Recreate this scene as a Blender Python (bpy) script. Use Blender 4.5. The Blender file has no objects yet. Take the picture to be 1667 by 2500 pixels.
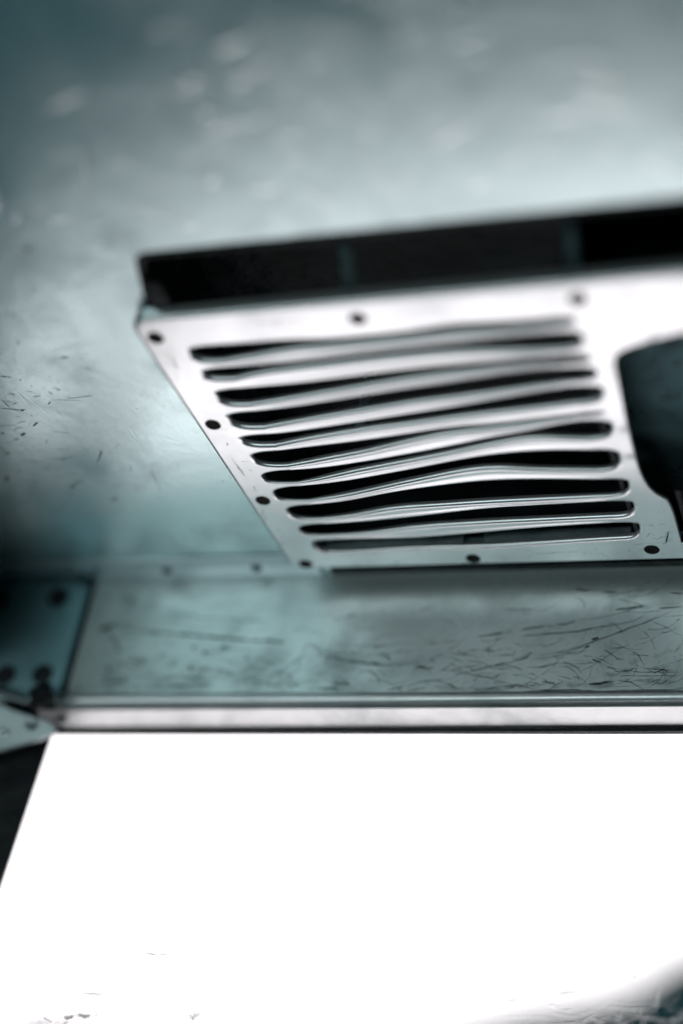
import bpy, bmesh, math, random
import numpy as np
from mathutils import Matrix, Vector
from mathutils.geometry import tessellate_polygon
random.seed(7)
sc = bpy.context.scene
COL = sc.collection
S, Z0 = 0.5, 1.40            # one model unit = 0.5 m; the lens is at 1.40 m

# ---------------------------------------------------------------- camera
R = [[0.9369, -0.0361, -0.3477], [0.3125, 0.5319, 0.7870], [0.1565, -0.8460, 0.5096]]
cx = Vector([r[0] for r in R]).normalized(); cz = -Vector([r[2] for r in R]).normalized(); cy = cz.cross(cx).normalized()
cam_d = bpy.data.cameras.new('camera'); cam = bpy.data.objects.new('camera', cam_d); COL.objects.link(cam)
m = Matrix((cx, cy, cz)).transposed().to_4x4(); m.translation = (0, 0, Z0); cam.matrix_world = m
cam_d.sensor_fit = 'VERTICAL'; cam_d.sensor_height = 36; cam_d.lens = 55.97
cam_d.clip_start = 0.02; cam_d.clip_end = 500
cam_d.dof.use_dof = True; cam_d.dof.focus_distance = 1.90 * S; cam_d.dof.aperture_fstop = 1.18
sc.camera = cam

# ---------------------------------------------------------------- light: white overcast sky, coming in through the window
SKY = 2.25
w = bpy.data.worlds.new('World'); sc.world = w; w.use_nodes = True
bg = w.node_tree.nodes['Background']; bg.inputs[0].default_value = (1.0, 0.965, 0.985, 1); bg.inputs[1].default_value = SKY
vs = sc.view_settings; vs.view_transform = 'Standard'; vs.look = 'None'; vs.exposure = 0.13; vs.gamma = 1
sc.cycles.use_denoising = True; sc.cycles.use_adaptive_sampling = False
sc.cycles.max_bounces = 10; sc.cycles.diffuse_bounces = 5; sc.cycles.glossy_bounces = 6; sc.cycles.transparent_max_bounces = 16
sc.cycles.caustics_reflective = True; sc.cycles.blur_glossy = 0.3

# added area lamp: soft cool fill from behind the viewer
ld = bpy.data.lights.new('cabin_fill', 'AREA'); ld.shape = 'RECTANGLE'; ld.size = 2.0; ld.size_y = .6; ld.energy = 23; ld.color = (.80, .95, .95)
lo = bpy.data.objects.new('cabin_fill', ld); COL.objects.link(lo); lo.location = (-1.05, -.66, 1.10)
lo.rotation_euler = Vector((0, 1, -.65)).to_track_quat('-Z', 'Y').to_euler()

# ---------------------------------------------------------------- helpers
def P(x, y, z): return Vector((x*S, y*S, z*S + Z0))
def tag(o, label=None, cat=None, group=None, kind=None):
    for k, v in (('label', label), ('category', cat), ('group', group), ('kind', kind)):
        if v: o[k] = v
    return o
def thing(name, loc, label, cat, group=None):
    o = bpy.data.objects.new(name, None); COL.objects.link(o); o.location = P(*loc); o.empty_display_size = 0.02
    return tag(o, label, cat, group)
def mesh(name, vs_, fs, mat, parent=None, smooth=None, uvs=None, base=None):
    """verts in model units, in place; child meshes are stored relative to their thing's base"""
    off = root_loc(parent) if parent else (P(*base) if base else Vector())
    me = bpy.data.meshes.new(name)
    me.from_pydata([P(*v) - off for v in vs_], [], fs); me.validate()
    bm = bmesh.new(); bm.from_mesh(me); bmesh.ops.recalc_face_normals(bm, faces=bm.faces[:]); bm.to_mesh(me); bm.free()
    if smooth is not None:
        me.polygons.foreach_set('use_smooth', [True]*len(me.polygons)); me.set_sharp_from_angle(angle=math.radians(smooth))
    if uvs:
        ul = me.uv_layers.new(name='UVMap')
        for l in me.loops: ul.data[l.index].uv = uvs[l.vertex_index]
    me.materials.append(mat)
    o = bpy.data.objects.new(name, me); COL.objects.link(o)
    if parent: o.parent = parent
    elif base: o.location = off
    return o
def root_loc(p):
    v = Vector()
    while p is not None: v += p.location; p = p.parent
    return v
class G:
    def __init__(s): s.v, s.f = [], []
    def add(s, vs_, fs):
        n = len(s.v); s.v += [tuple(q) for q in vs_]; s.f += [tuple(i+n for i in f) for f in fs]; return s
    def box(s, x0, x1, y0, y1, z0, z1, b=0.0):
        if b <= 0:
            return s.add([(x0,y0,z0),(x1,y0,z0),(x1,y1,z0),(x0,y1,z0),(x0,y0,z1),(x1,y0,z1),(x1,y1,z1),(x0,y1,z1)],
                         [(0,3,2,1),(4,5,6,7),(0,1,5,4),(1,2,6,5),(2,3,7,6),(3,0,4,7)])
        bm = bmesh.new(); bmesh.ops.create_cube(bm, size=1)
        for q in bm.verts: q.co = ((x0+x1)/2+q.co.x*(x1-x0), (y0+y1)/2+q.co.y*(y1-y0), (z0+z1)/2+q.co.z*(z1-z0))
        bmesh.ops.bevel(bm, geom=bm.edges[:], offset=b, segments=2, profile=0.5, affect='EDGES')
        bm.verts.index_update(); r = s.add([q.co for q in bm.verts], [[q.index for q in f.verts] for f in bm.faces]); bm.free(); return r
    def grid(s, rows, close=False):
        n = len(rows[0]); vs_ = [q for r in rows for q in r]; fs = []
        for i in range(len(rows)-1):
            for j in range(n if close else n-1):
                k = (j+1) % n; fs.append((i*n+j, i*n+k, (i+1)*n+k, (i+1)*n+j))
        return s.add(vs_, fs)
    def tube(s, pts, r, seg=10):
        rows = []
        for i, p in enumerate(pts):
            p = Vector(p); d = (Vector(pts[min(i+1, len(pts)-1)]) - Vector(pts[max(i-1, 0)])).normalized()
            a = d.cross(Vector((0, 0, 1)) if abs(d.z) < .9 else Vector((1, 0, 0))).normalized(); b = d.cross(a)
            rr = r[i] if isinstance(r, (list, tuple)) else r
            rows.append([tuple(p + (a*math.cos(t)+b*math.sin(t))*rr) for t in [2*math.pi*k/seg for k in range(seg)]])
        s.grid(rows, True); n = len(s.v)
        s.f.append(tuple(range(n-seg, n))); s.f.append(tuple(reversed(range(n-len(pts)*seg, n-len(pts)*seg+seg)))); return s
    def lathe(s, c, axis, prof, seg=20):
        """prof: (radius, height along axis)"""
        ax = Vector(axis).normalized(); a = ax.orthogonal().normalized(); b = ax.cross(a); c = Vector(c); rows = []
        for r, h in prof: rows.append([tuple(c + ax*h + (a*math.cos(t)+b*math.sin(t))*max(r, 1e-5)) for t in [2*math.pi*k/seg for k in range(seg)]])
        return s.grid(rows, True)
    def make(s, name, mat, parent=None, smooth=None, base=None): return mesh(name, s.v, s.f, mat, parent, smooth, None, base)
def poly_sheet(outer, holes, z0, z1):
    """flat sheet with holes between heights z0 and z1, with walls"""
    g = G(); loops = [outer] + holes
    flat = [q for l in loops for q in l]
    tris = tessellate_polygon([[Vector((x, y, 0)) for x, y in l] for l in loops])
    n = len(flat)
    g.add([(x, y, z0) for x, y in flat] + [(x, y, z1) for x, y in flat], [tuple(t) for t in tris] + [tuple(i+n for i in reversed(t)) for t in tris])
    k = 0
    for l in loops:
        m_ = len(l)
        g.f += [(k+i, k+(i+1) % m_, n+k+(i+1) % m_, n+k+i) for i in range(m_)]; k += m_
    return g
def hermite(pts, x):
    xs = [p[0] for p in pts]; ys = [p[1] for p in pts]
    if x <= xs[0]: return ys[0]
    if x >= xs[-1]: return ys[-1]
    i = max(k for k in range(len(xs)-1) if xs[k] <= x)
    d = lambda k: (ys[min(k+1, len(xs)-1)]-ys[max(k-1, 0)])/(xs[min(k+1, len(xs)-1)]-xs[max(k-1, 0)])
    h = xs[i+1]-xs[i]; t = (x-xs[i])/h
    return (2*t**3-3*t*t+1)*ys[i]+(t**3-2*t*t+t)*h*d(i)+(-2*t**3+3*t*t)*ys[i+1]+(t**3-t*t)*h*d(i+1)

# ---------------------------------------------------------------- materials
class N:
    def __init__(s, name):
        s.m = bpy.data.materials.new(name); s.m.use_nodes = True; s.t = s.m.node_tree; s.t.nodes.clear()
        s.out = s.t.nodes.new('ShaderNodeOutputMaterial')
    def n(s, typ, ins=None, **props):
        d = s.t.nodes.new('ShaderNode'+typ)
        for k, v in props.items(): setattr(d, k, v)
        for k, v in (ins or {}).items():
            if hasattr(v, 'is_linked') or isinstance(v, bpy.types.NodeSocket): s.t.links.new(v, d.inputs[k])
            else: d.inputs[k].default_value = v
        return d
    def coord(s, sc_=(1, 1, 1), rot=(0, 0, 0)):
        c = s.n('TexCoord').outputs['Object']
        return s.n('Mapping', {'Vector': c, 'Scale': sc_, 'Rotation': rot}).outputs[0]
    def noise(s, scale, detail=4, rough=.55, co=None, dist=0):
        return s.n('TexNoise', {'Vector': co or s.coord(), 'Scale': scale, 'Detail': detail, 'Roughness': rough, 'Distortion': dist}).outputs[0]
    def ramp(s, x, a, b, lo=0., hi=1.): return s.n('MapRange', {0: x, 1: a, 2: b, 3: lo, 4: hi}, interpolation_type='SMOOTHSTEP').outputs[0]
    def math(s, op, a, b=0.): return s.n('Math', {0: a, 1: b}, operation=op).outputs[0]
    def mix(s, f, a, b): 
        d = s.n('Mix', data_type='RGBA')
        for k, v in ((0, f), (6, a), (7, b)):
            if isinstance(v, bpy.types.NodeSocket): s.t.links.new(v, d.inputs[k])
            else: d.inputs[k].default_value = v
        return d.outputs[2]
    def mult_col(s, x):  # grey from a value
        return s.n('CombineColor', {0: x, 1: x, 2: x}).outputs[0]
    def done(s, sh): s.t.links.new(sh, s.out.inputs[0]); return s.m
def cell_scratches(n, scale, width, length, thresh, rotx=(0, 0, 0), stretch=(1, 1, 1)):
    """short straight scratches, one per random cell, each at its own angle"""
    co = n.coord(stretch, rotx)
    warp = n.n('TexNoise', {'Vector': co, 'Scale': scale*.8, 'Detail': 1}).outputs['Color']
    off = n.n('VectorMath', {0: warp, 1: (.5, .5, .5)}, operation='SUBTRACT').outputs[0]
    off = n.n('VectorMath', {0: off, 3: .25/scale}, operation='SCALE').outputs[0]
    cw = n.n('VectorMath', {0: co, 1: off}, operation='ADD').outputs[0]
    v = n.n('TexVoronoi', {'Vector': cw, 'Scale': scale, 'Randomness': 1.0}, voronoi_dimensions='2D')
    loc = n.n('VectorMath', {0: cw, 1: v.outputs['Position']}, operation='SUBTRACT').outputs[0]
    loc = n.n('VectorMath', {0: loc, 3: scale}, operation='SCALE').outputs[0]
    sepc = n.n('SeparateColor', {0: v.outputs['Color']})
    ang = n.math('MULTIPLY', sepc.outputs[0], 6.283)
    r = n.n('VectorRotate', {'Vector': loc, 'Angle': ang}, rotation_type='Z_AXIS').outputs[0]
    sp = n.n('SeparateXYZ', {0: r})
    a = n.ramp(n.math('ABSOLUTE', sp.outputs[1]), width, width*.3)
    b = n.ramp(n.math('ABSOLUTE', sp.outputs[0]), length, length*.6)
    on = n.math('GREATER_THAN', sepc.outputs[1], thresh)
    return n.math('MULTIPLY', n.math('MULTIPLY', a, b), on)
def metal(name, base=(.78, .79, .80), rough=.4, stain=.25, dents=.12, grain=.02, plane='xy', scr=True, spec_dirt=(.16, .21, .22), fine=260, spots=.0, metallic=1., soft=None, pit=90):
    n = N(name)
    rot = (0, 0, 0) if plane == 'xy' else (math.radians(90), 0, 0)
    big = n.noise(3.2, 5, .6); mid = n.noise(17, 6, .65, dist=.4); fin = n.noise(fine, 3, .6)
    dirt = n.math('MULTIPLY', n.ramp(mid, .42, .78), n.ramp(big, .3, .72, .3, 1.))
    dirt = n.math('MULTIPLY', dirt, stain)
    if scr:
        d1 = cell_scratches(n, 24, .016, .42, .62, rot); d2 = cell_scratches(n, 60, .022, .38, .55, rot)
        d1 = n.math('MULTIPLY', d1, n.ramp(mid, .35, .62))
        dk = n.math('MULTIPLY', n.math('MAXIMUM', n.math('MULTIPLY', d1, .4), n.math('MULTIPLY', d2, .15)), 1.)
        dirt = n.math('MAXIMUM', dirt, dk)
    if spots > 0:
        sp = n.math('MULTIPLY', n.ramp(n.noise(pit, 4, .7), .62, .74), spots)
        dirt = n.math('MAXIMUM', dirt, sp)
    col = n.mix(dirt, (*base, 1), (*spec_dirt, 1))
    rg = n.math('ADD', n.math('ADD', n.math('MULTIPLY', mid, .16), rough-.08), n.math('MULTIPLY', dirt, .25))
    h = n.math('ADD', n.math('MULTIPLY', n.noise(13, 4, .55, co=n.coord((1, 1.5, 1), (0, 0, .5)), dist=.1), dents), n.math('MULTIPLY', fin, grain))
    bmp = n.n('Bump', {'Height': h, 'Strength': .35, 'Distance': .02}).outputs[0]
    if soft:                                           # satin sheet: short-tailed gloss over a thin dull film
        gl = n.n('BsdfGlossy', {'Color': col, 'Roughness': rg, 'Normal': bmp}, distribution='BECKMANN').outputs[0]
        df = n.n('BsdfDiffuse', {'Color': n.mix(dirt, (*soft, 1), (*spec_dirt, 1)), 'Normal': bmp}).outputs[0]
        return n.done(n.n('MixShader', {0: metallic, 1: df, 2: gl}).outputs[0])
    b = n.n('BsdfPrincipled', {'Base Color': col, 'Metallic': metallic, 'Roughness': rg, 'Normal': bmp})
    return n.done(b.outputs[0])
def plain(name, col, rough=.6, metallic=0., var=.3, scale=40, bump=.02, spec=.25):
    n = N(name); x = n.noise(scale, 5, .6)
    c = n.mix(n.ramp(x, .3, .7), (*[v*(1-var) for v in col], 1), (*[min(1, v*(1+var)) for v in col], 1))
    bmp = n.n('Bump', {'Height': x, 'Strength': .3, 'Distance': bump}).outputs[0]
    return n.done(n.n('BsdfPrincipled', {'Base Color': c, 'Roughness': rough, 'Metallic': metallic, 'Normal': bmp, 'Specular IOR Level': spec}).outputs[0])
def marks_mat(name, col, rough=.7, bright=False, strength=1., metallic=0., glow=None, soft=(.95, .3), br=(150, .34, .62)):
    n = N(name)
    uv = n.n('TexCoord').outputs['UV']; sp = n.n('SeparateXYZ', {0: uv})
    v = n.math('ABSOLUTE', n.math('SUBTRACT', n.math('MULTIPLY', sp.outputs[1], 2.), 1.))
    u = n.math('ABSOLUTE', n.math('SUBTRACT', n.math('MULTIPLY', sp.outputs[0], 2.), 1.))
    brk = n.ramp(n.noise(br[0], 5, .75), br[1], br[2])
    a = n.math('MULTIPLY', n.math('MULTIPLY', n.ramp(v, *soft), n.ramp(u, 1., .75)), brk)
    a = n.math('MULTIPLY', a, strength)
    if glow: sh = n.n('BsdfTranslucent', {'Color': (*col, 1)}).outputs[0]
    else: sh = n.n('BsdfPrincipled', {'Base Color': (*col, 1), 'Roughness': rough, 'Metallic': metallic}).outputs[0]
    t = n.n('BsdfTransparent').outputs[0]
    return n.done(n.n('MixShader', {0: a, 1: t, 2: sh}).outputs[0])

M = {}
M['ceiling'] = metal('scuffed aluminium ceiling', (.645, .765, .77), .33, .6, .055, .022, fine=150, metallic=.78, soft=(.38, .56, .59), spots=.45, pit=230)
M['plate'] = metal('bright aluminium plate', (.70, .70, .71), .30, .25, .05, .003, fine=300, scr=False, spots=.30, pit=260, metallic=.8, soft=(.8, .8, .81))
M['slat'] = metal('bright aluminium slats', (.70, .70, .71), .33, .10, .03, .0015, fine=300, scr=False, metallic=.82, soft=(.8, .8, .81))
M['wall'] = metal('worn aluminium wall', (.69, .755, .755), .40, 1.0, .04, .006, plane='xz', metallic=.78, scr=False, spots=.5, pit=160)
M['ledge'] = metal('rubbed aluminium ledge', (.65, .645, .65), .40, .5, .05, .02, plane='xz', scr=False)
M['strip'] = metal('aluminium seam strip', (.74, .80, .825), .42, .25, .05, .01, scr=False, metallic=.76, soft=(.46, .58, .60))
M['rivet'] = metal('dull rivet metal', (.16, .20, .22), .5, .4, .05, .02, scr=False, metallic=.5)
M['pillar'] = metal('dull teal stained metal', (.22, .38, .42), .45, .6, .10, .02, plane='xz', scr=False, spots=.6, spec_dirt=(.03, .06, .07), metallic=.85)
M['bracket'] = metal('bracket metal', (.20, .235, .24), .38, .8, .10, .02, plane='xz', scr=False, metallic=.9)
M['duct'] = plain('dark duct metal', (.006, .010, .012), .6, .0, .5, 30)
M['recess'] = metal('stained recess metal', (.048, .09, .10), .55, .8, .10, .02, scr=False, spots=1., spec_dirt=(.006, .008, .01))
M['bar'] = plain('grey bar in the duct', (.16, .20, .21), .5, .3, .25, 50)
M['strap'] = plain('dark strap', (.05, .072, .078), .5, .3, .3, 60)
M['black'] = plain('black rubber', (.006, .007, .009), .55, 0, .4, 60)
M['bolt'] = plain('blackened bolt', (.012, .014, .018), .5, .2, .5, 120)
M['screw'] = plain('rusty dark screw', (.010, .007, .006), .9, 0, .6, 200)
M['cabin'] = plain('teal grey painted cabin lining', (.016, .09, .11), .6, 0, .15, 6)
M['chrome'] = metal('shiny fitting metal', (.85, .86, .87), .12, .3, .3, .03, scr=False)
M['hill'] = plain('dark hillside scrub', (.004, .013, .015), 1., 0, .7, .6, .3, spec=0.)
M['grime'] = marks_mat('black grime marks', (.018, .034, .040), .6, strength=.9, br=(100, .22, .5))
M['grime_soft'] = marks_mat('faint grey scuffs', (.030, .060, .065), .6, strength=.62)
M['smudge'] = marks_mat('soft smudges', (.03, .055, .06), .7, strength=.55, soft=(1., .0), br=(45, .35, .75))
M['pane_smudge'] = marks_mat('faint smudges on the pane', (.30, .2, .22), .8, strength=.85, soft=(1., .0), br=(60, .4, .7))
M['bright_scratch'] = marks_mat('bright scratches', (.90, .92, .93), .22, strength=.85, metallic=1., br=(70, .2, .5))
M['pane_dirt'] = marks_mat('dirt specks on the pane', (.10, .09, .095), .8, strength=.82, soft=(1., .0), br=(60, .15, .5))
M['pane_scratch'] = marks_mat('white scratches in the pane', (.62, .62, .62), strength=.8, glow=1)
def glass():
    n = N('scratched window pane')
    d = n.math('MULTIPLY', n.ramp(n.noise(26, 6, .7, co=n.coord((1, 1, 2.2))), .5, .75), .004)
    fr = n.n('Fresnel', {'IOR': 1.49}).outputs[0]
    g = n.n('BsdfGlossy', {'Color': (.9, .95, .95, 1), 'Roughness': .05}).outputs[0]
    t = n.n('BsdfTransparent', {'Color': (.97, .97, .97, 1)}).outputs[0]
    tr = n.n('BsdfTranslucent', {'Color': (.55, .53, .54, 1)}).outputs[0]
    a = n.n('MixShader', {0: n.math('MULTIPLY', fr, .2), 1: t, 2: g}).outputs[0]
    s1 = n.n('MixShader', {0: d, 1: a, 2: tr}).outputs[0]
    xyz = n.n('SeparateXYZ', {0: n.n('TexCoord').outputs['Object']}).outputs; z = xyz[2]       # grime settled low on the outside of the pane
    film = n.math('MULTIPLY', n.ramp(z, .075, -.02), n.ramp(n.noise(9, 6, .65, co=n.coord((1, 1, 2.5))), .42, .68))
    df = n.n('BsdfDiffuse', {'Color': (.62, .55, .57, 1)}).outputs[0]
    return n.done(n.n('MixShader', {0: n.math('MULTIPLY', n.math('MULTIPLY', film, n.ramp(xyz[0], -.22, -.40, .25, 1.)), .56), 1: s1, 2: df}).outputs[0])
M['glass'] = glass()

WALL_MARKS = [([(-0.7802,0.9106),(-0.7688,0.9086),(-0.7507,0.8998),(-0.7319,0.8959),(-0.7045,0.8939)],0.00137),([(-0.7608,0.8999),(-0.7534,0.8941),(-0.7363,0.8902),(-0.714,0.8864),(-0.6939,0.8835),(-0.6665,0.8787),(-0.635,0.8795)],0.00239),([(-0.6827,0.9032),(-0.6642,0.9106)],0.00118),([(-0.6635,0.8936),(-0.6553,0.8861)],0.00268),([(-0.6529,0.8936),(-0.6342,0.8982),(-0.6086,0.9027)],0.001),([(-0.6207,0.8767),(-0.5962,0.8744)],0.00364),([(-0.5962,0.8744),(-0.5612,0.8684),(-0.5267,0.862),(-0.4978,0.8539)],0.00099),([(-0.5694,0.8656),(-0.5511,0.8693),(-0.525,0.8765),(-0.501,0.8837)],0.00164),([(-0.5442,0.8674),(-0.4992,0.8665)],0.00065),([(-0.5469,0.9193),(-0.5334,0.9207),(-0.5118,0.9251)],0.00198),([(-0.5285,0.9077),(-0.5294,0.9003),(-0.5258,0.8911)],0.00082),([(-0.5669,0.9005),(-0.5668,0.8931)],0.00099),([(-0.5547,0.8848),(-0.5393,0.8838),(-0.5253,0.8792)],0.00082),([(-0.7484,0.8452),(-0.7272,0.8471),(-0.7208,0.8517),(-0.7031,0.8523)],0.00235),([(-0.6542,0.8436),(-0.6307,0.8492)],0.00232),([(-0.6305,0.8482),(-0.6108,0.8556),(-0.5806,0.8602)],0.00132),([(-0.579,0.8475),(-0.5713,0.8538),(-0.56,0.8584)],0.00082),([(-0.5213,0.8774),(-0.5121,0.879),(-0.4909,0.8849),(-0.4729,0.8907)],0.00152),([(-0.5151,0.8773),(-0.5067,0.8723)],0.00091),([(-0.5119,0.8773),(-0.4911,0.8714)],0.00076),([(-0.4638,0.892),(-0.4366,0.8965),(-0.4188,0.9023),(-0.4011,0.9089),(-0.3909,0.9138),(-0.3718,0.9204),(-0.3456,0.932),(-0.3239,0.9418),(-0.3022,0.9517),(-0.2894,0.9566)],0.00121),([(-0.4453,0.8914),(-0.4275,0.8972),(-0.4068,0.9047),(-0.3893,0.913),(-0.3718,0.9213),(-0.3428,0.9353),(-0.3344,0.9437)],0.00075),([(-0.3992,0.9139),(-0.3903,0.9159)],0.00541),([(-0.4067,0.903),(-0.4008,0.9047)],0.0033),([(-0.4461,0.935),(-0.4338,0.9357),(-0.4204,0.9406)],0.00274),([(-0.4204,0.9406),(-0.3886,0.9445),(-0.3663,0.9502),(-0.3442,0.9584),(-0.3252,0.9657)],0.00091),([(-0.4921,0.9269),(-0.4799,0.9302),(-0.4584,0.9334)],0.00245),([(-0.5262,0.9212),(-0.4951,0.9252)],0.00092),([(-0.4945,0.9191),(-0.4481,0.9229),(-0.4176,0.9252),(-0.3877,0.9316),(-0.3607,0.9339)],0.00183),([(-0.4241,0.9852),(-0.4084,0.9831)],0.00369),([(-0.3913,0.9809),(-0.3729,0.9797)],0.00275),([(-0.3079,0.9774),(-0.2903,0.9762)],0.0021),([(-0.365,0.9536),(-0.3438,0.9506),(-0.3141,0.9527)],0.00075),([(-0.3202,0.9562),(-0.2895,0.9583)],0.0024),([(-0.3742,0.9554),(-0.3368,0.9591)],0.00212),([(-0.4113,0.8671),(-0.4072,0.8721),(-0.3985,0.8754),(-0.3843,0.8861),(-0.363,0.9019),(-0.3486,0.9084)],0.00074),([(-0.3964,0.887),(-0.384,0.882)],0.00268),([(-0.4791,0.8756),(-0.4531,0.8763),(-0.4441,0.878)],0.0006),([(-0.4362,0.8755),(-0.4227,0.8763),(-0.4074,0.8746)],0.00075),([(-0.3805,0.8753),(-0.3611,0.8728),(-0.3387,0.869),(-0.2853,0.8686)],0.00074),([(-0.3997,0.8523),(-0.3819,0.854),(-0.3659,0.8572)],0.00325),([(-0.366,0.8581),(-0.3575,0.8641),(-0.318,0.8638),(-0.2852,0.8654)],0.00118),([(-0.3211,0.867),(-0.3069,0.8735)],0.00234),([(-0.4789,0.843),(-0.4411,0.8448),(-0.411,0.8449),(-0.3812,0.8438)],0.00241),([(-0.3812,0.8442),(-0.2843,0.8461)],0.00147),([(-0.5192,0.8588),(-0.4953,0.853),(-0.4639,0.8456),(-0.411,0.8441)],0.00076),([(-0.4726,0.8563),(-0.4538,0.8514)],0.00075),([(-0.4399,0.8655),(-0.4182,0.8588)],0.00075),([(-0.4364,0.8597),(-0.4269,0.8555)],0.0006),([(-0.4959,0.8875),(-0.4959,0.8951),(-0.4932,0.8994)],0.00076),([(-0.5085,0.9038),(-0.494,0.8994)],0.00061),([(-0.3359,0.9437),(-0.3281,0.9385),(-0.3084,0.9298),(-0.3009,0.9264)],0.00075),([(-0.3774,0.9154),(-0.371,0.9086),(-0.3556,0.9018),(-0.3436,0.8992),(-0.3333,0.9008)],0.0006),([(-0.343,0.9134),(-0.3269,0.9166)],0.00059),([(-0.3521,0.8935),(-0.3401,0.8917),(-0.3254,0.8908)],0.00089),([(-0.2911,0.9063),(-0.2937,0.8997),(-0.2965,0.8973)],0.00088),([(-0.3082,0.8703),(-0.3043,0.8509)],0.00058),([(-0.3134,0.885),(-0.316,0.8801)],0.00059),([(-0.2971,0.9381),(-0.2928,0.9414)],0.00208),([(-0.3889,0.8474),(-0.3526,0.8556),(-0.3164,0.8613)],0.00059),([(-0.3668,0.8491),(-0.3232,0.8524)],0.00059),([(-1.0882,0.9327),(-1.0643,0.9453)],0.00863),([(-1.0627,0.8525),(-1.0251,0.858)],0.00645),([(-1.0594,0.8718),(-1.0595,0.8829)],0.00498),([(-0.9408,0.9073),(-0.9338,0.9067)],0.0064),([(-0.9226,0.8989),(-0.9173,0.8994)],0.00539),([(-0.937,0.8784),(-0.9324,0.8703)],0.00538),([(-0.9437,0.8608),(-0.9168,0.8608)],0.00341),([(-0.8586,0.8931),(-0.8548,0.8877)],0.00363),([(-1.062,0.9367),(-1.0013,0.9303),(-0.9589,0.927),(-0.9031,0.9209),(-0.8039,0.9131)],0.00405),([(-0.9954,0.9644),(-0.9371,0.9521),(-0.8278,0.9449)],0.00201),([(-1.0079,0.8444),(-0.8885,0.8527)],0.00245),([(-0.8384,0.9175),(-0.806,0.9131)],0.00389),([(-0.8964,0.9084),(-0.8877,0.9056)],0.00538),([(-1.0648,0.9253),(-1.0462,0.8969)],0.00353),([(-1.0546,0.8857),(-1.0126,0.8745)],0.0025),([(-0.9747,0.8772),(-0.9542,0.8826)],0.00246)]
CEIL_DARK = [([(-1.0146,1.2547),(-1.0001,1.2591)],0.00195),([(-0.9597,1.2834),(-0.9499,1.2877)],0.0013),([(-0.9537,1.3062),(-0.9364,1.3052),(-0.9135,1.3039)],0.00099),([(-0.9815,1.3143),(-0.975,1.3101)],0.00232),([(-0.9752,1.3059),(-0.9322,1.3117)],0.00083),([(-1.0485,1.3155),(-1.0214,1.3225),(-1.0138,1.321)],0.00134),([(-1.0235,1.3229),(-1.0183,1.3223)],0.00302),([(-1.0304,1.3107),(-1.0187,1.3071)],0.00134),([(-1.0505,1.3734),(-1.041,1.3685)],0.00378),([(-1.0651,1.3811),(-1.0566,1.3795)],0.00208),([(-1.0237,1.355),(-1.0137,1.348)],0.00306),([(-1.0747,1.366),(-1.0697,1.3658)],0.0031),([(-1.0945,1.4088),(-1.0848,1.4096)],0.00246),([(-1.0078,1.3663),(-0.9797,1.3757),(-0.974,1.3799)],0.00068),([(-0.9788,1.4406),(-0.9706,1.4319),(-0.9559,1.4117)],0.00174),([(-1.0472,1.4223),(-1.0219,1.4276),(-1.0089,1.4255),(-0.9945,1.4206)],0.00088),([(-1.0686,1.4283),(-1.0461,1.4318)],0.00106),([(-1.0414,1.4943),(-1.0308,1.4845),(-1.0151,1.4776)],0.00252),([(-1.0414,1.4943),(-1.0347,1.4882)],0.00432),([(-1.0517,1.4424),(-1.0503,1.4473)],0.00212),([(-0.9989,1.5275),(-0.9849,1.5194)],0.00253),([(-0.9146,1.4686),(-0.9147,1.4839),(-0.9174,1.503),(-0.9214,1.5142)],0.00087),([(-1.0259,1.3932),(-1.0177,1.3833)],0.00086),([(-1.0431,1.3481),(-1.027,1.3438)],0.00085),([(-1.1157,1.4582),(-1.1266,1.4705)],0.00396),([(-1.0892,1.4345),(-1.087,1.4353)],0.00248),([(-1.098,1.4505),(-1.0899,1.4489)],0.00286),([(-1.0837,1.4738),(-1.0826,1.4756)],0.00252),([(-1.0596,1.479),(-1.058,1.4798)],0.00251),([(-0.9425,1.1542),(-0.9384,1.1538)],0.00307),([(-0.9201,1.23),(-0.9111,1.23)],0.00253),([(-0.9614,1.2002),(-0.9577,1.1968)],0.0022),([(-0.8718,1.0545),(-0.866,1.0498)],0.00549),([(-0.9964,1.447),(-0.9953,1.4471)],0.0014),([(-0.9336,1.4507),(-0.9402,1.4627)],0.00087),([(-1.0407,1.4048),(-1.0408,1.4072)],0.00139),([(-1.0146,1.3333),(-1.0131,1.334)],0.00202),([(-0.9521,1.2616),(-0.951,1.2631)],0.00161),([(-0.9925,1.2645),(-0.991,1.2652)],0.00195),([(-0.9843,1.2772),(-0.983,1.2781)],0.00196),([(-1.092,1.3934),(-1.0854,1.4033)],0.0014),([(-1.0366,1.301),(-1.0349,1.3154)],0.001),([(-1.0538,1.3604),(-1.0394,1.3558)],0.00086),([(-1.0829,1.4511),(-1.0783,1.4579),(-1.0682,1.462)],0.00107),([(-1.0679,1.3502),(-1.0427,1.3511)],0.00068),([(-1.0219,1.2884),(-1.0136,1.2907)],0.00165),([(-0.9931,1.2984),(-0.9809,1.2969)],0.00099)]
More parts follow.
